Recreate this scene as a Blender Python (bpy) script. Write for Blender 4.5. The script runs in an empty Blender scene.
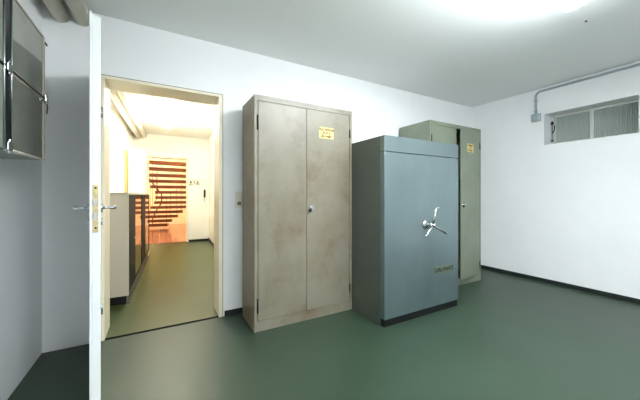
import bpy, bmesh, math, random
from mathutils import Vector, Matrix
random.seed(7)
S = bpy.context.scene
COL = S.collection
PI = math.pi

# ------------------------------------------------------------------ materials
def lin(c):
    return tuple(((x/255)/12.92 if x/255 <= .04045 else ((x/255+.055)/1.055)**2.4) for x in c) + (1,)

def mat(name, rgb, rough=.5, metal=0., rgb2=None, nscale=4., lo=.4, hi=.7, bump=0., bscale=60., spec=.5,
        trans=0., stretch=None, coat=0., rgb3=None, n3=2., lo3=.55, hi3=.75, rvar=0.):
    m = bpy.data.materials.new(name); m.use_nodes = True
    nt = m.node_tree; N = nt.nodes; L = nt.links
    b = N['Principled BSDF']
    b.inputs['Base Color'].default_value = lin(rgb)
    b.inputs['Roughness'].default_value = rough
    b.inputs['Metallic'].default_value = metal
    b.inputs['Specular IOR Level'].default_value = spec
    b.inputs['Transmission Weight'].default_value = trans
    b.inputs['Coat Weight'].default_value = coat
    tc = N.new('ShaderNodeTexCoord'); mp = N.new('ShaderNodeMapping')
    L.new(tc.outputs['Object'], mp.inputs['Vector'])
    if stretch: mp.inputs['Scale'].default_value = stretch
    def layer(prev, col, scale, lo, hi):
        n = N.new('ShaderNodeTexNoise'); n.inputs['Scale'].default_value = scale
        n.inputs['Detail'].default_value = 6; n.inputs['Roughness'].default_value = .62
        L.new(mp.outputs[0], n.inputs['Vector'])
        r = N.new('ShaderNodeMapRange'); r.inputs['From Min'].default_value = lo; r.inputs['From Max'].default_value = hi
        L.new(n.outputs['Fac'], r.inputs['Value'])
        x = N.new('ShaderNodeMix'); x.data_type = 'RGBA'
        L.new(r.outputs[0], x.inputs['Factor'])
        if prev is None: x.inputs['A'].default_value = lin(rgb)
        else: L.new(prev, x.inputs['A'])
        x.inputs['B'].default_value = lin(col)
        return x.outputs['Result'], n
    out = None
    if rgb2: out, n0 = layer(None, rgb2, nscale, lo, hi)
    if rgb3: out, _ = layer(out, rgb3, n3, lo3, hi3)
    if out is not None: L.new(out, b.inputs['Base Color'])
    if rvar and rgb2:
        r = N.new('ShaderNodeMapRange'); r.inputs['To Min'].default_value = rough-rvar; r.inputs['To Max'].default_value = rough+rvar
        L.new(n0.outputs['Fac'], r.inputs['Value']); L.new(r.outputs[0], b.inputs['Roughness'])
    if bump:
        n = N.new('ShaderNodeTexNoise'); n.inputs['Scale'].default_value = bscale; n.inputs['Detail'].default_value = 3
        L.new(mp.outputs[0], n.inputs['Vector'])
        bp = N.new('ShaderNodeBump'); bp.inputs['Strength'].default_value = bump; bp.inputs['Distance'].default_value = .01
        L.new(n.outputs['Fac'], bp.inputs['Height']); L.new(bp.outputs[0], b.inputs['Normal'])
    return m

def emat(name, rgb, strength):
    m = bpy.data.materials.new(name); m.use_nodes = True
    b = m.node_tree.nodes['Principled BSDF']
    b.inputs['Base Color'].default_value = (.9, .9, .9, 1)
    b.inputs['Emission Color'].default_value = (*rgb, 1)
    b.inputs['Emission Strength'].default_value = strength
    return m

M = dict(
 wall = mat('white_wall_paint', (238,239,240), .75, rgb2=(233,235,236), nscale=1.5, bump=.12, bscale=90),
 ceil = mat('white_ceiling_paint', (240,242,241), .8, bump=.08, bscale=90),
 cwall = mat('cream_corridor_paint', (240,238,230), .7, bump=.08, bscale=80),
 floor = mat('green_floor_paint', (43,60,46), .42, rgb2=(49,66,51), nscale=1.3, lo=.35, hi=.65, bump=.05, bscale=35, rvar=.05,
             rgb3=(38,53,41), n3=5, lo3=.6, hi3=.8),
 cfloor = mat('olive_corridor_floor_paint', (58,72,30), .36, rgb2=(64,78,35), nscale=2., bump=.04, bscale=30),
 base = mat('dark_green_skirting', (24,32,30), .5),
 thr = mat('dark_rubber_strip', (12,16,14), .9, spec=.1),
 door = mat('white_door_paint', (226,229,230), .28, spec=.5),
 frame = mat('cream_frame_paint', (232,224,200), .35),
 dullgrey = mat('dull_grey', (120,112,92), .6),
 chrome = mat('brushed_steel', (190,192,192), .22, 1.),
 brass = mat('worn_brass', (206,190,140), .35, .6, rgb2=(170,150,100), nscale=30),
 black = mat('black_plastic', (16,16,18), .4),
 hole = mat('dark_recess', (12,12,12), .8),
 beige = mat('aged_beige_enamel', (126,121,106), .38, rgb2=(115,108,90), nscale=2.6, lo=.42, hi=.66, bump=.06, bscale=120,
             rgb3=(96,74,50), n3=3.2, lo3=.52, hi3=.80, rvar=.05),
 beige_side = mat('stained_beige_enamel', (124,114,92), .4, rgb2=(98,82,58), nscale=3.2, lo=.4, hi=.7, bump=.06, bscale=120,
             rgb3=(110,84,56), n3=5, lo3=.58, hi3=.8),
 grn = mat('grey_green_enamel', (122,131,114), .36, rgb2=(110,119,104), nscale=2.5, bump=.05, bscale=120,
             rgb3=(142,142,116), n3=3, lo3=.58, hi3=.8),
 inner = mat('dark_cupboard_inside', (60,62,58), .7),
 safef = mat('blue_grey_hammered_steel', (126,142,145), .32, .72, rgb2=(115,132,136), nscale=3, stretch=(1,1,.35), bump=.12, bscale=160, rvar=.05),
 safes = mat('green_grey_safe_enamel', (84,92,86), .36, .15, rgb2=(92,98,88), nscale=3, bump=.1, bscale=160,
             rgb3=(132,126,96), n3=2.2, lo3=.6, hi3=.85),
 yellow = mat('yellow_paper', (222,200,132), .6, rgb2=(212,180,114), nscale=25),
 plate = mat('grey_green_name_plate', (122,134,116), .35, .5),
 ink = mat('black_ink', (16,22,18), .5),
 red = mat('dark_ink_brown', (44,24,12), .6),
 socket = mat('cream_plastic', (222,220,208), .4),
 pipe = mat('grey_beige_pipe_paint', (205,204,186), .5, rgb2=(192,190,170), nscale=6),
 pipegrey = mat('galvanised_grey', (165,178,182), .4, .3),
 glaz = mat('ribbed_window_glass', (172,182,176), .3, 0, trans=.35, spec=.6),
 winfr = mat('pale_window_frame', (215,218,212), .4),
 dark_metal = mat('dark_lacquered_metal', (24,24,22), .35, .5),
 conc = mat('shaft_concrete', (120,124,120), .9, rgb2=(104,108,104), nscale=5),
 smoke = mat('smoked_cover_plastic', (150,152,138), .07, .55, rgb2=(118,120,104), nscale=7, spec=.6, bump=.02, bscale=8),
 cabgrey = mat('grey_green_cabinet_paint', (126,134,122), .35),
 cabstrip = mat('dark_glossy_strip', (10,14,17), .3, 0, rgb2=(50,60,64), nscale=30, lo=.6, hi=.72, spec=.2),
 side = mat('beige_melamine', (196,188,172), .5),
 bframe = mat('black_brown_frame', (20,13,10), .65, spec=.15),
 mirror = mat('dark_mirror_glass', (150,140,122), .05, .9),
 whitecab = mat('white_wardrobe_laminate', (240,232,216), .5),
 wood = mat('orange_brown_wood', (134,78,42), .4, rgb2=(98,52,28), nscale=8, stretch=(1,6,6)),
 hallwall = mat('peach_plaster', (238,214,180), .8),
 tan = mat('tan_duct_paint', (176,152,96), .5),
 white = mat('white_enamel', (235,235,235), .3),
 lampw = emat('cool_lamp_diffuser', (.92,.98,1.0), 50),
 lampfill = emat('added_fill_lamp_diffuser', (.94,.98,1.0), 32),
 lampc = emat('warm_lamp_diffuser', (1.0,.95,.80), 22),
 lamph = emat('hall_lamp_diffuser', (1.0,.88,.68), 90),
)
# terracotta tiles for the hall floor
def tiles():
    m = mat('terracotta_tiles', (176,96,58), .16)
    nt = m.node_tree; N = nt.nodes; L = nt.links; b = N['Principled BSDF']
    br = N.new('ShaderNodeTexBrick'); tc = N.new('ShaderNodeTexCoord')
    br.offset = 0; br.inputs['Scale'].default_value = 1
    br.inputs['Brick Width'].default_value = .3; br.inputs['Row Height'].default_value = .3
    br.inputs['Mortar Size'].default_value = .008
    br.inputs['Color1'].default_value = lin((150,88,62)); br.inputs['Color2'].default_value = lin((132,74,52))
    br.inputs['Mortar'].default_value = lin((190,160,130))
    L.new(tc.outputs['Object'], br.inputs['Vector']); L.new(br.outputs['Color'], b.inputs['Base Color'])
    return m
M['tiles'] = tiles()

# ------------------------------------------------------------------ mesh helpers
class MB:
    def __init__(s): s.bm = bmesh.new()
    def box(s, a, b):
        x0,y0,z0 = a; x1,y1,z1 = b
        v = [s.bm.verts.new(p) for p in ((x0,y0,z0),(x1,y0,z0),(x1,y1,z0),(x0,y1,z0),(x0,y0,z1),(x1,y0,z1),(x1,y1,z1),(x0,y1,z1))]
        for f in ((0,3,2,1),(4,5,6,7),(0,1,5,4),(1,2,6,5),(2,3,7,6),(3,0,4,7)): s.bm.faces.new([v[i] for i in f])
        return s
    def prism(s, pts, z0, z1):
        a = [s.bm.verts.new((x,y,z0)) for x,y in pts]; b = [s.bm.verts.new((x,y,z1)) for x,y in pts]
        n = len(pts); s.bm.faces.new(a[::-1]); s.bm.faces.new(b)
        for i in range(n): s.bm.faces.new((a[i],a[(i+1)%n],b[(i+1)%n],b[i]))
        return s
    def tube(s, pts, r, seg=16, cap=True):
        pts = [Vector(p) for p in pts]; rs = r if isinstance(r,(list,tuple)) else [r]*len(pts)
        rings = []; up = None
        for i,p in enumerate(pts):
            d = ((pts[i+1]-p) if i == 0 else (p-pts[i-1]) if i == len(pts)-1 else (pts[i+1]-p).normalized()+(p-pts[i-1]).normalized()).normalized()
            if up is None: up = d.orthogonal().normalized()
            up = (up - d*up.dot(d)).normalized(); q = d.cross(up)
            rings.append([s.bm.verts.new(p+(up*math.cos(2*PI*k/seg)+q*math.sin(2*PI*k/seg))*rs[i]) for k in range(seg)])
        for a,b in zip(rings, rings[1:]):
            for k in range(seg): 
                f = s.bm.faces.new((a[k],a[(k+1)%seg],b[(k+1)%seg],b[k])); f.smooth = True
        if cap: s.bm.faces.new(rings[0][::-1]); s.bm.faces.new(rings[-1])
        return s
    def ball(s, c, r, sc=(1,1,1)):
        m = Matrix.Translation(c) @ Matrix.Diagonal((*[r*k for k in sc],1))
        g = bmesh.ops.create_uvsphere(s.bm, u_segments=16, v_segments=10, radius=1, matrix=m)
        for v in g['verts']:
            for f in v.link_faces: f.smooth = True
        return s
    def build(s, name, m, parent=None, bevel=0, loc=None, rot=None):
        bmesh.ops.recalc_face_normals(s.bm, faces=s.bm.faces)
        me = bpy.data.meshes.new(name); s.bm.to_mesh(me); s.bm.free()
        me.materials.append(m)
        o = bpy.data.objects.new(name, me); COL.objects.link(o); o.parent = parent
        if loc: o.location = loc
        if rot: o.rotation_euler = rot
        if bevel:
            b = o.modifiers.new('bevel','BEVEL'); b.width = bevel; b.segments = 2; b.limit_method = 'ANGLE'; b.angle_limit = math.radians(50)
        return o

def tag(o, label, cat, group=None, kind=None):
    if label: o['label'] = label
    if cat: o['category'] = cat
    if group: o['group'] = group
    if kind: o['kind'] = kind
    return o
def empty(name, loc, rz, label, cat, group=None, kind=None):
    o = bpy.data.objects.new(name, None); COL.objects.link(o); o.location = loc; o.rotation_euler = (0,0,rz); o.empty_display_size = .1
    return tag(o, label, cat, group, kind)
def struct(o, label, cat): return tag(o, label, cat, None, 'structure')
def lettering(txt, size, m, parent, loc, rot=(PI/2,0,0), wide=1.):
    c = bpy.data.curves.new('lettering','FONT'); c.body = txt; c.size = size; c.extrude = .0004; c.align_x = 'CENTER'; c.align_y = 'CENTER'; c.offset = size*.03
    t = bpy.data.objects.new('tmp', c); COL.objects.link(t); bpy.context.view_layer.update()
    me = bpy.data.meshes.new_from_object(t.evaluated_get(bpy.context.evaluated_depsgraph_get()))
    bpy.data.objects.remove(t)
    me.materials.clear(); me.materials.append(m)
    o = bpy.data.objects.new('lettering', me); COL.objects.link(o); o.parent = parent
    o.location = loc; o.rotation_euler = rot; o.scale = (wide,1,1)
    return o

# corridor frame: turned 2.3 degrees from the room
CA = math.radians(2.3); cu, su = math.cos(CA), math.sin(CA)
def W(u, v): return (u*cu + v*su, -u*su + v*cu)
def v_at(u, y): return (y + u*su)/cu
def cempty(name, u, v, z, label, cat, **k):
    x,y = W(u,v); return empty(name, (x,y,z), -CA, label, cat, **k)

# ------------------------------------------------------------------ room shell
XL, XR, YB, YF, H = -.724, 4.30, 2.72, -1.9, 2.5
DX0, DX1, DZ, WT = -.385, .492, 2.035, .27     # door opening in the back wall
b = MB(); b.box((XL,YB,-.02),(DX0,YB+WT,H)); b.box((DX1,YB,-.02),(XR,YB+WT,H)); b.box((DX0,YB,DZ),(DX1,YB+WT,H))
struct(b.build('wall_back', M['wall']), 'white painted wall behind the steel cupboards, pierced by the doorway', 'wall')
b = MB(); b.box((XL-.2,YF-.2,-.02),(XL,YB+WT,H))
struct(b.build('wall_left', M['wall']), 'white wall on the left carrying the meter cabinet', 'wall')
b = MB(); b.box((XL-.2,YF-.2,-.02),(XR+.3,YF,H))
struct(b.build('wall_front', M['wall']), 'white wall behind the viewer', 'wall')
WY0, WY1, WZ0, WZ1 = .93, 1.757, 1.76, 2.155
b = MB(); b.box((XR,YF,-.02),(XR+.3,WY0,H)); b.box((XR,WY1,-.02),(XR+.3,YB+WT,H))
b.box((XR,WY0,-.02),(XR+.3,WY1,WZ0)); b.box((XR,WY0,WZ1),(XR+.3,WY1,H))
struct(b.build('wall_right', M['wall']), 'white wall on the right with the small cellar window', 'wall')
b = MB(); b.box((XL-.2,YF-.2,-.15),(XR+.3,YB+.004,0))
struct(b.build('floor', M['floor']), 'green painted concrete floor of the cellar room', 'floor')
b = MB(); b.box((XL-.2,YF-.2,H),(XR+.3,YB+WT,H+.15))
struct(b.build('ceiling', M['ceil']), 'white ceiling of the cellar room', 'ceiling')
# skirtings
def skirting(name, a, c, label): struct(MB().box(a, c).build(name, M['base'], bevel=.002), label, 'baseboard')
skirting('baseboard_back', (DX1+.032,YB-.008,0),(XR-.008,YB,.05), 'low dark skirting behind the cupboards')
skirting('baseboard_right', (XR-.008,YF,0),(XR,YB,.05), 'low dark skirting under the cellar window wall')
# threshold
struct(MB().box((DX0,YB+.004,-.15),(DX1,YB+.022,.006)).build('trim_1', M['thr']), 'dark strip across the doorway where green floor meets olive floor', 'threshold')

# door 1 : frame + open leaf
d1 = empty('door_1', (DX0,YB,0), 0, 'white open door swung into the room with brass lock plate', 'door', kind='structure')
ow = DX1-DX0
b = MB(); e=.018
b.box((0,-.006,0),(e,WT,DZ-e)); b.box((ow-e,-.006,0),(ow,WT,DZ-e)); b.box((0,-.006,DZ-e),(ow,WT,DZ))
b.box((-.012,-.006,0),(0,0,DZ+.006)); b.box((ow,-.006,0),(ow+.014,0,DZ+.006)); b.box((0,-.006,DZ),(ow,0,DZ+.006))
b.build('door_frame', M['frame'], d1, .002)
b = MB()
b.box((ow+.014,-.007,0),(ow+.018,0,DZ+.010)); b.box((-.016,-.007,DZ+.006),(ow+.014,0,DZ+.010))
b.build('frame_shadow_line', M['dullgrey'], d1)  # thin shadow line along the frame, drawn as a grey strip
# leaf: local x along the leaf from hinge to lock edge, y thickness
LW, LT, LH = .955, .042, 2.02
leaf_rot = math.radians(-81.8)
b = MB(); b.box((0,-.012,.008),(LW-.012,.022,LH-.012)); b.box((0,-.022,.008),(LW,-.012,LH))
leaf = b.build('door_leaf', M['door'], d1, .002, loc=(-.026,-.016,0), rot=(0,0,leaf_rot))
zl = 1.055
b = MB(); 
b.box((LW-.013,-.009,zl-.12),(LW-.0095,.013,zl+.115))
lp = b.build('lock_plate', M['brass'], leaf, .001); lp['label'] = 'worn brass lock faceplate'
b = MB(); b.box((LW-.010,-.004,zl+.015),(LW+.004,.008,zl+.045)); b.box((LW-.010,-.004,zl-.06),(LW-.008,.008,zl-.02))
b.build('latch_bolt', M['chrome'], leaf)
b = MB()
for zz in (zl+.1, zl-.098): b.tube([(LW-.010,.002,zz),(LW-.0085,.002,zz)], .005, 10)
b.build('screw', M['hole'], leaf)
for sgn, y0 in ((-1,-.022),(1,.022)):
    b = MB(); x = LW-.07
    b.tube([(x,y0,zl),(x,y0+sgn*.008,zl)], .024, 20)
    b.tube([(x,y0,zl),(x,y0+sgn*.045,zl),(x-.004,y0+sgn*.055,zl),(x-.016,y0+sgn*.060,zl),(x-.12,y0+sgn*.060,zl)], [.008,.008,.009,.009,.008], 12)
    b.build('door_handle', M['chrome'], leaf)['label'] = 'steel lever handle'
    b = MB(); b.tube([(x,y0,zl-.072),(x,y0+sgn*.007,zl-.072)], .02, 16); b.box((x-.002,y0+sgn*.0071,zl-.082),(x+.002,y0+sgn*.0075,zl-.064))
    b.build('keyhole_rosette', M['chrome'], leaf)
for zz in (.25, 1.75):
    b = MB(); b.tube([(.0,.028,zz-.04),(.0,.028,zz+.04)], .008, 12); b.build('door_hinge', M['chrome'], leaf)

# ------------------------------------------------------------------ window in the right wall
wn = empty('window_1', (XR+.18,(WY0+WY1)/2,WZ0), 0, 'small high cellar window with two ribbed panes', 'window', kind='structure')
hw, hh = (WY1-WY0)/2, WZ1-WZ0
b = MB(); t=.014
for a,c in (((0,-hw,0),(.05,-hw+t,hh)),((0,hw-.03,0),(.05,hw,hh)),((0,-hw,0),(.05,hw,t)),((0,-hw,hh-t),(.05,hw,hh))): b.box(a,c)
b.build('window_frame', M['winfr'], wn, .002)
ym = 1.345-(WY0+WY1)/2
for y0,y1 in ((ym+.002, hw-.045),(-hw+t+.004, ym-.002)):
    b = MB(); s_=.015; z0,z1=t+.003,hh-t-.003
    b.box((-.012,y0,z0),(.02,y0+s_,z1)); b.box((-.012,y1-s_,z0),(.02,y1,z1)); b.box((-.012,y0+s_,z0),(.02,y1-s_,z0+s_)); b.box((-.012,y0+s_,z1-s_),(.02,y1-s_,z1))
    sa = b.build('window_sash', M['winfr'], wn, .0015)
    b = MB(); n = int((y1-y0-2*s_)/.0045); ya, yb = y0+s_, y1-s_
    n = max(8, round((yb-ya)/.018)); st=(yb-ya)/n
    prof=[]
    for i in range(n):
        for f,dx in ((0,.010),(.12,.003),(.5,-.001),(.88,.003)): prof.append((dx, ya+(i+f)*st))
    prof.append((.010,yb))
    b.prism(prof+[(.014,yb),(.014,ya)], z0+s_, z1-s_)
    b.build('pane', M['glaz'], sa)
b = MB()
b.box((-.02,hw-.034,.06),(-.001,hw-.008,.075)); b.tube([(-.012,hw-.02,.05),(-.012,hw-.02,.33)], .005, 8)
b.tube([(-.012,hw-.02,.16),(-.03,hw-.05,.20),(-.03,hw-.055,.26)], .006, 8); b.box((-.018,hw-.034,.28),(-.001,hw-.008,.31))
b.build('window_stay', M['dark_metal'], wn)
# light shaft outside the window
b = MB(); b.box((XR+.75,WY0-.4,1.3),(XR+.85,WY1+.4,2.9)); b.box((XR+.3,WY0-.4,1.3),(XR+.85,WY0-.3,2.9)); b.box((XR+.3,WY1+.3,1.3),(XR+.85,WY1+.4,2.9)); b.box((XR+.3,WY0-.3,1.3),(XR+.75,WY1+.3,1.4))
struct(b.build('wall_lightwell', M['conc']), 'grey concrete light well outside the cellar window', 'wall')

# conduit and junction box
jb = empty('junction_box', (XR,1.84,2.13), 0, 'square grey junction box left of the cellar window', 'junction box')
b = MB(); b.box((-.035,-.05,-.05),(0,.05,.05)); b.build('box_body', M['pipegrey'], jb, .006)
b = MB(); b.box((-.041,-.045,-.045),(-.035,.045,.045)); b.build('box_lid', M['pipegrey'], jb, .003)
cd = empty('cable_conduit', (XR,1.84,2.18), 0, 'thin grey conduit rising from the junction box and running along the ceiling edge', 'conduit')
pts=[(-.02,0,0),(-.02,0,.22)]+[(-.02,-.06+.06*math.cos(a),.22+.06*math.sin(a)) for a in [PI/2*k/6 for k in range(1,7)]]+[(-.02,-1.0,.28),(-.02,-3.3,.28)]
MB().tube(pts, .0135, 12).build('conduit_pipe', M['pipegrey'], cd)
for y in (-.63,-1.5,-2.4): MB().tube([(-.02,y-.05,.28),(-.02,y+.05,.28)], .015, 12).build('coupling', M['pipegrey'], cd)
for z in (.035,.17):
    MB().box((-.036,-.018,z-.006),(0,.018,z+.006)).build('clip', M['pipegrey'], cd, .002)

# ------------------------------------------------------------------ lamps
def fluor(name, loc, rz, L_, W_, m, label, cat='ceiling light', hz=.085, hz0=0., hb=.022):
    t = empty(name, loc, rz, label, cat)
    b = MB(); b.box((-L_/2+.12,-.022,-.022-hz0),(L_/2-.12,.022,0)); b.box((-L_/2+.002,-W_/2-.002,-hb-hz0+.001),(L_/2-.002,W_/2+.002,-hz0)); b.build('lamp_base', M['white'], t, .002)
    b = MB()
    prof = [(-W_/2,-hb),(-W_/2,-hz*.75),(-W_/2+.02,-hz),(W_/2-.02,-hz),(W_/2,-hz*.75),(W_/2,-hb)]
    A=[b.bm.verts.new((-L_/2,y,z-hz0)) for y,z in prof]; B=[b.bm.verts.new((L_/2,y,z-hz0)) for y,z in prof]
    b.bm.faces.new(A[::-1]); b.bm.faces.new(B)
    for i in range(6): b.bm.faces.new((A[i],A[(i+1)%6],B[(i+1)%6],B[i]))
    b.build('lamp_diffuser', m, t)
    return t
fluor('ceiling_lamp', (1.76,.80,H), 0, 1.27, .13, M['lampw'], 'long white fluorescent lamp on the cellar room ceiling', hz0=.06, hb=.056)
fluor('ceiling_lamp', (1.1,-1.05,H), 0, 1.27, .13, M['lampfill'], 'unseen fill lamp on the cellar ceiling behind the viewer, added to brighten the left side', hz0=.075, hb=.045)  # added lamp out of view, lifts the dark left side of the room
x,y = W(-.09,5.45); fluor('ceiling_lamp', (x,y,H), PI/2-CA, 1.5, .13, M['lampc'], 'glowing warm tube lamp on the corridor ceiling beyond the doorway')
b = MB().tube([(0,0,0),(0,0,-.006)], .008, 10)
tag(b.build('ceiling_plug', M['black'], loc=(2.945,.921,H)), 'tiny dark plug in the ceiling beside the fluorescent lamp', 'plug')

# ------------------------------------------------------------------ steel cupboards
def cupboard(loc, label, w, d, h, fm, sm, txt, ajar=0., stick=(0,0), hz=1.0, group=None):
    t = empty('steel_cupboard', loc, 0, label, 'cupboard')
    k, tr, s = .085, .045, .028          # kick height, top rail, stile
    b = MB(); q=.0015
    b.box((0,.0005,0),(.0015,d,h)); b.box((w-.0015,.0005,0),(w,d,h)); b.box((0,d-.0015,0),(w,d,h))
    b.build('side_panel', sm, t).name = 'side_panel'
    b = MB(); b.box((.0015,.001,h-.002),(w-.0015,d-.0015,h)); b.box((0.0015,0,h-tr),(w-.0015,.022,h-.002)); 
    b.box((.0015,0,0),(s,.022,h-tr)); b.box((w-s,0,0),(w-.0015,.022,h-tr)); b.box((s,0,0),(w-s,.02,k))
    b.build('front_frame', fm, t, .0015)
    b = MB()
    for z in (k,.5,.9,1.3): b.box((.003,.03,z-.01),(w-.003,d-.003,z))
    b.build('shelf_set', M['inner'], t)
    mid = w/2-.01
    # left door
    b = MB(); b.box((s+.004,-.001,k+.003),(mid-.002,.018,h-tr-.003))
    dl = b.build('door', fm, t, .002)
    for z in (k+.13, h-tr-.18): MB().tube([(s-.001,-.005,z-.06),(s-.001,-.005,z+.06)], .007, 8).build('hinge', M['dark_metal'], dl)
    b = MB(); dw = w-s-.003-(mid+.0015)
    b.box((-dw,-.001,k+.003),(-.001,.018,h-tr-.003))
    dr = b.build('door', fm, t, .002, loc=(w-s-.003,0,0), rot=(0,0,ajar))
    for z in (k+.13, h-tr-.18): MB().tube([(.002,-.005,z-.04),(.002,-.005,z+.04)], .0065, 8).build('hinge', M['dark_metal'], dr)
    # lock rosette and twist knob
    hx = -dw+.042
    b = MB(); b.tube([(hx,-.001,hz),(hx,-.010,hz)], .025, 20); b.tube([(hx,-.010,hz+.004),(hx,-.034,hz+.004)], [.013,.011], 16)
    b.build('lock_cylinder', M['chrome'], dr)
    b = MB(); b.tube([(hx,-.0345,hz+.004),(hx,-.035,hz+.004)], .004, 8); b.box((hx-.030,-.024,hz-.030),(hx-.004,-.011,hz-.006))
    b.build('latch_lever', M['black'], dr, .004)
    sx, sz = stick
    b = MB(); b.box((sx-.078,-.0032,sz-.052),(sx+.078,-.002,sz+.052)); 
    st = b.build('sticker', M['yellow'], dr); st['label'] = 'yellow paper sticker with three dark lines of print'
    for i, (tx, sc) in enumerate(txt):
        lettering(tx, .037, M['red'], st, (sx,-.0034,sz+.031-.031*i), wide=sc)
    return t
cupboard((.672,2.27,0), 'tall worn beige steel cupboard with two doors, nearest the doorway', .972, .38, 1.94, M['beige'], M['beige_side'],
         [('Panzerschrank',.72),('in der',.9),('Übergabe',.85)], 0, (-.262,1.695), 1.0)
cupboard((2.70,2.215,0), 'grey-green steel cupboard behind the safe, right door slightly ajar', .99, .47, 1.985, M['grn'], M['grn'],
         [('Schlüssel',.9),('bei',1.),('Wache',1.1)], math.radians(7.5), (-.25,1.712), 1.0)

# ------------------------------------------------------------------ safe
sf = empty('safe', (1.648,1.81,0), 0, 'wide blue-grey steel safe with three-spoke handle, standing between the two cupboards', 'safe')
SW, SD, SH = .985, .80, 1.627
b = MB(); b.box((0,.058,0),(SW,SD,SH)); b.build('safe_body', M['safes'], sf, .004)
b = MB(); b.box((.006,.01,0),(SW-.006,.058,.062)); b.build('plinth', M['black'], sf, .002)
b = MB(); b.box((0,0,1.491),(SW,.055,SH)); b.build('top_panel', M['safef'], sf, .004)
b = MB(); b.box((0,0,.064),(SW,.055,1.486)); sd = b.build('safe_door', M['safef'], sf, .004)
hx, hz_ = .500, .845
b = MB()
b.tube([(hx,0,hz_),(hx,-.010,hz_),(hx,-.018,hz_)], [.045,.044,.030], 28); b.tube([(hx,-.018,hz_),(hx,-.085,hz_)], [.026,.017], 20)
hub = b.build('handle_hub', M['chrome'], sd)
for a in (90, 212, 332):
    a = math.radians(a); c, s2 = math.cos(a), math.sin(a)
    b = MB(); y=-.085
    b.tube([(hx,y,hz_),(hx+c*.05,y-.006,hz_+s2*.05),(hx+c*.15,y-.03,hz_+s2*.15)], [.012,.010,.012], 12)
    b.ball((hx+c*.152,y-.031,hz_+s2*.152), .0125)
    b.build('handle_spoke', M['chrome'], hub)
b = MB(); b.ball((hx,-.09,hz_), .018); b.build('hub_cap', M['chrome'], hub)
b = MB(); b.tube([(hx+.19,0,1.0),(hx+.19,-.004,1.0)], .008, 12); b.build('keyhole', M['chrome'], sd)
b = MB(); px, pz = .755, .400; b.box((px-.135,-.0035,pz-.036),(px+.135,0,pz+.036)); pl = b.build('name_plate', M['plate'], sd, .001)
pl['label'] = 'grey-green plate with dark letters'
lettering('CARL-WANTZ', .052, M['ink'], pl, (px+.006,-.004,pz), wide=.82)

# ------------------------------------------------------------------ socket beside the doorway
so = empty('wall_socket', (.655,YB,1.077), 0, 'cream double socket plate on the wall between doorway and beige cupboard', 'socket')
b = MB(); b.box((-.038,-.012,-.075),(.038,0,.075)); b.build('cover_plate', M['socket'], so, .003)
b = MB(); b.box((-.026,-.018,.010),(.026,-.012,.062)); b.build('rocker_switch', M['socket'], so, .003)
b = MB(); b.tube([(0,-.0122,-.036),(0,-.016,-.036)], .026, 20); sk = b.build('socket_insert', M['socket'], so)
b = MB(); b.tube([(0,-.0165,-.036),(0,-.0162,-.036)], .019, 20); b.build('socket_well', M['dullgrey'], sk)
b = MB()
for dx in (-.0095,.0095): b.tube([(dx,-.0172,-.036),(dx,-.0166,-.036)], .003, 8)
b.build('pin_hole', M['hole'], sk)

# ------------------------------------------------------------------ pipes on the left
pa = MB(); pa.tube([(-.625,YF,2.42),(-.625,YB,2.42)], .05, 24)
tag(pa.build('heating_pipe', M['pipe']), 'thinner grey-beige pipe at the ceiling, nearer the left wall', 'pipe')
pb = MB(); pb.tube([(-.497,YF,2.437),(-.497,YB,2.437)], .056, 24)
tag(pb.build('heating_pipe', M['pipe']), 'thicker grey-beige pipe at the ceiling, above the open door', 'pipe')

# ------------------------------------------------------------------ meter cabinet on the left wall
XF = -.55
mc = empty('meter_cabinet', (XL,1.64,1.31), 0, 'grey wall-mounted meter cabinet with smoked covers on the left wall', 'meter cabinet')
dx = XF-XL
Y0c, Y1c = 1.15-1.64, 2.115-1.64
b = MB(); b.box((0,Y0c,0),(dx-.03,Y1c,.68)); b.build('cabinet_body', M['cabgrey'], mc, .004)
for (y0,y1) in ((1.70-1.64,Y1c),(Y0c,1.63-1.64)):
    for z0,z1 in ((0,.335),(.345,.68)):
        f=.022; b = MB()
        b.box((dx-.03,y0,z0),(dx,y0+.006,z1)); b.box((dx-.03,y1-f,z0),(dx,y1,z1)); b.box((dx-.03,y0+.006,z0),(dx,y1-f,z0+.008)); b.box((dx-.03,y0+.006,z1-.008),(dx,y1-f,z1))
        fr = b.build('cover_frame', M['side'] if y1==Y1c else M['cabgrey'], mc, .0015)
        b = MB(); b.box((dx-.025,y0+.006,z0+.008),(dx-.004,y1-f,z1-.008)); b.build('smoked_cover', M['smoke'], fr)
b = MB(); b.box((dx-.03,1.631-1.64,0),(dx+.002,1.699-1.64,.68)); b.build('centre_strip', M['cabstrip'], mc, .004)
for ye in (1.632-1.64,1.698-1.64): MB().tube([(dx+.003,ye,.002),(dx+.003,ye,.678)], .0035, 8).build('strip_edge', M['chrome'], mc)
MB().tube([(dx+.004,Y0c,.34),(dx+.004,Y1c,.34)], .004, 8).build('divider_rod', M['dark_metal'], mc)
for y in (1.665-1.64, Y1c-.008):
    for z in (.34,.012) if y<.2 else (.34,):
        b = MB(); b.box((dx-.004,y-.022,z-.018),(dx+.012,y+.022,z+.018)); b.tube([(dx+.006,y,z-.03),(dx+.006,y,z+.03)], .006, 8)
        b.build('clip', M['chrome'], mc, .003)
b = MB(); b.tube([(dx+.004,Y1c+.004,.335),(dx+.008,Y1c+.008,.30),(dx+.006,Y1c+.006,.26)], .003, 8); b.build('seal_wire', M['black'], mc)
b = MB(); b.tube([(dx,Y1c+.002,.655),(dx+.002,Y1c+.022,.645)], .004, 8); b.build('screw', M['black'], mc)

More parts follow.
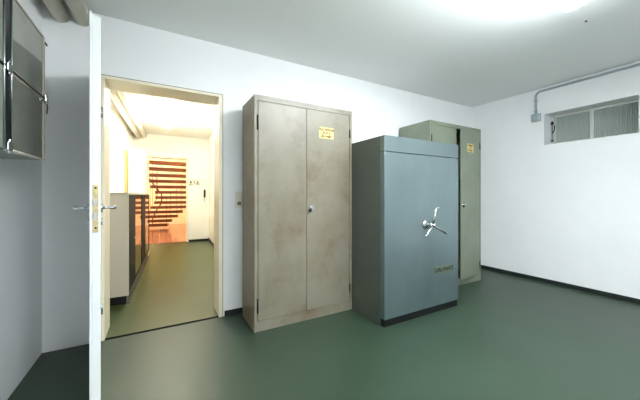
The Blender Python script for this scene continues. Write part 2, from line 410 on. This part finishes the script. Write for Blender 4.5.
# ------------------------------------------------------------------ corridor shell
UL, UR, VE = -.82, .76, 7.48
Yn = YB+WT
def quad(b, pts, z0, z1): b.prism(pts, z0, z1)
vl, vr = v_at(UL,Yn-.0), v_at(UR,Yn-.0)
b = MB(); b.prism([W(UL-.2,v_at(UL-.2,Yn)),W(UL,vl),W(UL,VE),W(UL-.2,VE)], -.02, H)
struct(b.build('wall_corridor_left', M['cwall']), 'bright wall of the corridor behind the low cabinets', 'wall')
b = MB(); b.prism([W(UR,vr),W(UR+.2,v_at(UR+.2,Yn)),W(UR+.2,VE),W(UR,VE)], -.02, H)
struct(b.build('wall_corridor_right', M['cwall']), 'bright right-hand wall of the corridor', 'wall')
E0, E1, EZ = -.569, .274, 1.985
b = MB()
for u0,u1,z0 in ((UL-.2,E0,-.02),(E1,UR+.2,-.02),(E0,E1,EZ)):
    b.prism([W(u0,VE),W(u1,VE),W(u1,VE+.16),W(u0,VE+.16)], z0, H)
struct(b.build('wall_corridor_end', M['cwall']), 'end wall of the corridor around the staircase opening', 'wall')
b = MB(); b.prism([(DX0,YB+.022),(DX1,YB+.022),(DX1,Yn),W(UR+.2,v_at(UR+.2,Yn)),W(UR+.2,VE+.02),W(UL-.2,VE+.02),W(UL-.2,v_at(UL-.2,Yn)),(DX0,Yn)], -.15, 0)
struct(b.build('floor_corridor', M['cfloor']), 'olive painted floor of the corridor', 'floor')
b = MB(); b.prism([W(UL-.2,v_at(UL-.2,Yn)),W(UR+.2,v_at(UR+.2,Yn)),W(UR+.2,VE+.16),W(UL-.2,VE+.16)], H, H+.15)
struct(b.build('ceiling_corridor', M['cwall']), 'bright ceiling of the corridor', 'ceiling')
b = MB(); b.prism([W(UR-.01,vr+.01),W(UR,vr+.01),W(UR,VE),W(UR-.01,VE)], 0, .07)
struct(b.build('baseboard_corridor_right', M['base']), 'dark skirting along the right side of the corridor', 'baseboard')
b = MB(); b.prism([W(E1+.04,VE-.01),W(UR-.01,VE-.01),W(UR-.01,VE),W(E1+.04,VE)], 0, .05)
struct(b.build('baseboard_corridor_end', M['base']), 'dark skirting below the key rail', 'baseboard')
# frame of the staircase opening
b = MB()
for u0,u1,z0,z1 in ((E0-.03,E0+.012,0,EZ+.03),(E1-.012,E1+.03,0,EZ+.03),(E0+.012,E1-.012,EZ-.012,EZ+.03)):
    b.prism([W(u0,VE-.012),W(u1,VE-.012),W(u1,VE+.17),W(u0,VE+.17)], z0, z1)
struct(b.build('trim_2', M['frame']), 'white frame of the opening to the staircase hall', 'door frame')
b = MB(); b.prism([W(E0+.012,VE+.02),W(E1-.012,VE+.02),W(E1-.012,VE+.04),W(E0+.012,VE+.04)], -.15, .004)
struct(b.build('trim_3', M['thr']), 'dark strip where the corridor floor meets the tiled hall floor', 'threshold')
# ceiling pipes in the corridor
for u, z, r, lab in ((-.70,2.42,.05,'cream pipe high on the corridor wall, farther from the lamp'),(-.60,2.44,.05,'cream pipe under the corridor ceiling, nearer the lamp')):
    b = MB(); x0,y0=W(u,v_at(u,Yn)+.0); x1,y1=W(u,VE)
    b.tube([(x0,y0,z),(x1,y1,z)], r, 20); tag(b.build('corridor_pipe', M['whitecab']), lab, 'pipe')
x,y = W(-.795,6.6)
b = MB(); b.box((-.022,-.03,0),(.022,.03,1.95)); tag(b.build('cable_duct', M['tan'], loc=(W(-.796,6.36)[0],W(-.796,6.36)[1],0), rot=(0,0,-CA), bevel=.004), 'narrow upright cream duct against the corridor wall, left of the white wardrobe', 'cable duct')
# tall white wardrobe at the corridor end
wr = cempty('wardrobe', -.77, 6.42, 0, 'tall plain white wardrobe beyond the low cabinets in the corridor', 'wardrobe')
b = MB(); b.box((0,.0,.06),(.255,1.0,2.0)); b.box((.02,.02,0),(.24,.98,.06)); b.build('carcass', M['whitecab'], wr, .003)
for i in (0,1):
    dd = MB().box((.256,.004+i*.497,.07),(.272,.499+i*.497,1.99)).build('door', M['whitecab'], wr, .002)
    yk = .47 if i==0 else .53
    MB().tube([(.272,yk,1.0),(.288,yk,1.0)], .009, 10).build('knob', M['chrome'], dd)
# low cabinets with mirrored doors
def low_cabinet(v0, v1, label):
    t = cempty('low_cabinet', UL, v0, 0, label, 'cabinet', group=None)
    D = .405; Lc = v1-v0
    b = MB(); b.box((0,0,.085),(D,.02,1.145)); b.box((0,Lc-.02,.085),(D,Lc,1.145)); b.box((0,0,1.125),(D,Lc,1.145)); b.box((0,.02,.085),(D-.03,Lc-.02,.105)); b.box((0,.02,.085),(.012,Lc-.02,1.125))
    b.build('carcass', M['side'], t, .001)
    b = MB(); b.box((.0,.012,0),(D-.02,Lc-.012,.085)); b.build('plinth', M['black'], t)
    b = MB(); b.box((D-.025,.004,.0),(D+.014,Lc-.004,.03)); b.build('bottom_rail', M['chrome'], t)
    # dark stile, mirror door, dark stile, mirror door
    n=2
    for i in range(n):
        y0 = .02+(Lc-.04)*i/n; y1 = .02+(Lc-.04)*(i+1)/n; w=(y1-y0)
        f = MB(); f.box((D-.02,y0,.105),(D+.002,y0+w*.40,1.12)); f.box((D-.02,y0+w*.40,.105),(D+.002,y1,.125)); f.box((D-.02,y0+w*.40,1.10),(D+.002,y1,1.12)); f.box((D-.02,y1-.012,.125),(D+.002,y1,1.10))
        fo = f.build('sliding_door', M['bframe'], t, .001)
        MB().box((D-.016,y0+w*.40,.125),(D-.004,y1-.012,1.10)).build('mirror_panel', M['mirror'], fo)
        MB().tube([(D+.002,y0+w*.3,.62),(D+.012,y0+w*.3,.62)], .012, 12).build('knob', M['chrome'], fo)
    return t
low_cabinet(3.50, 6.22, 'low beige cabinet with dark-framed glossy doors along the left of the corridor')
# key rail and hanging handset on the corridor end wall
kr = cempty('key_rail', .45, VE-.0, 1.47, 'thin key rail on the corridor end wall, right of the stair opening', 'key rail')
b = MB(); b.box((-.15,-.010,-.012),(.16,-.0005,.012)); b.build('rail', M['whitecab'], kr, .001)
for i in range(8):
    u=-.13+i*.038; b = MB(); b.tube([(u,-.01,0),(u,-.028,-.004),(u,-.032,.01)], .003, 8); b.build('hook', M['dark_metal'], kr)
def keys(u, n, s, label):
    t = cempty('key_bunch', u, VE-.028, 1.455, label, 'keys')
    b = MB()
    b.tube([(.014*math.cos(a),0,-.014+.014*math.sin(a)) for a in [2*PI*k/12 for k in range(13)]], .0016, 6, cap=False); b.build('key_ring', M['dark_metal'], t)
    for i in range(n):
        b = MB(); a=(i-(n-1)/2)*.45; 
        b.tube([(0,-.003-i*.002,0),(0,-.006-i*.002,0)], .012*s, 12); b.box((-.003,-.0055-i*.002,-.055*s),(.003,-.0035-i*.002,-.01)); b.box((.003,-.0055-i*.002,-.05*s),(.009,-.0035-i*.002,-.032*s))
        b.build('key', M['black'], t, loc=(0,0,-.026), rot=(0,a,0))
keys(.355, 3, 1.7, 'small dark keys hanging low from the left of the key rail')
keys(.505, 4, 1.4, 'large dark key bunch at the right of the key rail')
keys(.43, 1, 1.0, 'single small key hanging mid key rail')
hd = cempty('wall_handset', .665, VE-.001, 1.12, 'small black handset hanging on the corridor end wall near the corner', 'handset')
b = MB(); b.box((-.022,-.02,-.06),(.022,0,.13)); b.build('handset_cradle', M['black'], hd, .006)
b = MB(); b.tube([(0,-.028,-.05),(0,-.04,.0),(.0,-.04,.07),(0,-.028,.12)], [.017,.011,.011,.017], 10); b.build('receiver', M['black'], hd)
b = MB(); b.tube([(0,-.01,-.06),(-.01,-.015,-.12),(.01,-.012,-.17)], .004, 8); b.build('cord', M['black'], hd)

# ------------------------------------------------------------------ staircase hall
HV = 12.3; HU0, HU1, HH = -2.3, 2.6, 3.4
b = MB(); b.prism([W(HU0,VE+.02),W(HU1,VE+.02),W(HU1,HV),W(HU0,HV)], -.15, -.0)
b2 = MB(); b.bm.free(); b2.prism([W(HU0,VE+.04),W(HU1,VE+.04),W(HU1,HV),W(HU0,HV)], -.15, 0)
struct(b2.build('floor_hall', M['tiles']), 'glossy orange tiled floor of the staircase hall', 'floor')
b = MB(); b.prism([W(HU0,HV),W(HU1,HV),W(HU1,HV+.2),W(HU0,HV+.2)], -.02, HH)
struct(b.build('wall_hall_back', M['hallwall']), 'peach wall behind the staircase', 'wall')
b = MB(); b.prism([W(HU0-.2,VE+.16),W(HU0,VE+.16),W(HU0,HV+.2),W(HU0-.2,HV+.2)], -.02, HH)
struct(b.build('wall_hall_left', M['hallwall']), 'peach left wall of the staircase hall', 'wall')
b = MB(); b.prism([W(HU1,VE+.16),W(HU1+.2,VE+.16),W(HU1+.2,HV+.2),W(HU1,HV+.2)], -.02, HH)
struct(b.build('wall_hall_right', M['hallwall']), 'peach right wall of the staircase hall', 'wall')
b = MB(); 
for u0,u1,z0 in ((HU0-.2,UL-.2,-.02),(UR+.2,HU1+.2,-.02),(UL-.2,UR+.2,H)):
    b.prism([W(u0,VE),W(u1,VE),W(u1,VE+.16),W(u0,VE+.16)], z0, HH)
struct(b.build('wall_hall_front', M['hallwall']), 'inner hall wall around the corridor opening', 'wall')
b = MB(); b.prism([W(HU0-.2,VE),W(HU1+.2,VE),W(HU1+.2,HV+.2),W(HU0-.2,HV+.2)], HH, HH+.15)
struct(b.build('ceiling_hall', M['hallwall']), 'ceiling of the staircase hall', 'ceiling')
sc = cempty('staircase', 0, 9.9, 0, 'open winding wooden staircase with thin rods seen through the far opening', 'staircase')
Ul = [-.80,-.80,-.78,-.72,-.64,-.54,-.50,-.50,-.60,-.70,-.80,-.90,-.95]
Ur = [-.18,-.06,.12,.26,.42,.6,.75,.85,.95,1.0,1.0,.9,.75]
TV = [11.0-.19*k for k in range(13)]
pl_, pr_ = [], []
for k in range(13):
    v = TV[k]-9.9; z=.155*(k+1); yaw = math.radians(-8+1.6*k)
    c=(Ul[k]+Ur[k])/2; h=(Ur[k]-Ul[k])/2
    b = MB(); b.prism([(-h,-.13),(h,-.15),(h,.15),(-h,.13)], -.085, 0)
    b.build('tread', M['wood'], sc, .006, loc=(c,v,z), rot=(0,0,yaw))
    pl_.append((Ul[k]+.05,v,z)); pr_.append((Ur[k]-.05,v,z))
MB().tube([(x+.12,y,z-.10) for x,y,z in pl_], .018, 10).build('stringer', M['wood'], sc)
for n_, P in enumerate((pl_, pr_)):
    for x,y,z in P:
        MB().tube([(x,y,z-.04),(x,y,z+.86)], .006, 8).build('baluster', M['dark_metal'], sc)
    MB().tube([(x,y,z+.87) for x,y,z in P], .012, 10).build('handrail', M['white'], sc)
t = cempty('hall_lamp', 1.4, 8.6, HH, 'bright round ceiling lamp in the staircase hall', 'ceiling light')
MB().tube([(0,0,0),(0,0,-.04)], .20, 24).build('lamp_base', M['white'], t)
MB().tube([(0,0,-.04),(0,0,-.10),(0,0,-.13)], [.19,.19,.12], 24).build('lamp_diffuser', M['lamph'], t)
t = cempty('hall_lamp', -1.3, 11.0, HH, 'bright round lamp at the back of the staircase hall', 'ceiling light')
MB().tube([(0,0,0),(0,0,-.04)], .20, 24).build('lamp_base', M['white'], t)
MB().tube([(0,0,-.04),(0,0,-.10),(0,0,-.13)], [.19,.19,.12], 24).build('lamp_diffuser', M['lamph'], t)

# ------------------------------------------------------------------ world, camera, colour management
w = bpy.data.worlds.new('world'); S.world = w; w.use_nodes = True
w.node_tree.nodes['Background'].inputs['Color'].default_value = (.55,.65,.72,1)
w.node_tree.nodes['Background'].inputs['Strength'].default_value = .6
cam = bpy.data.cameras.new('camera'); co = bpy.data.objects.new('camera', cam); COL.objects.link(co)
co.location = (0,0,1.12); co.rotation_euler = (PI/2,0,math.radians(-29.5))
cam.sensor_width = 36; cam.lens = 284/640*36; cam.shift_y = -5/640; cam.clip_start = .05
S.camera = co
vs = S.view_settings
vs.view_transform = 'Standard'; vs.look = 'None'; vs.gamma = 1; vs.use_curve_mapping = False
vs.exposure = 1.78
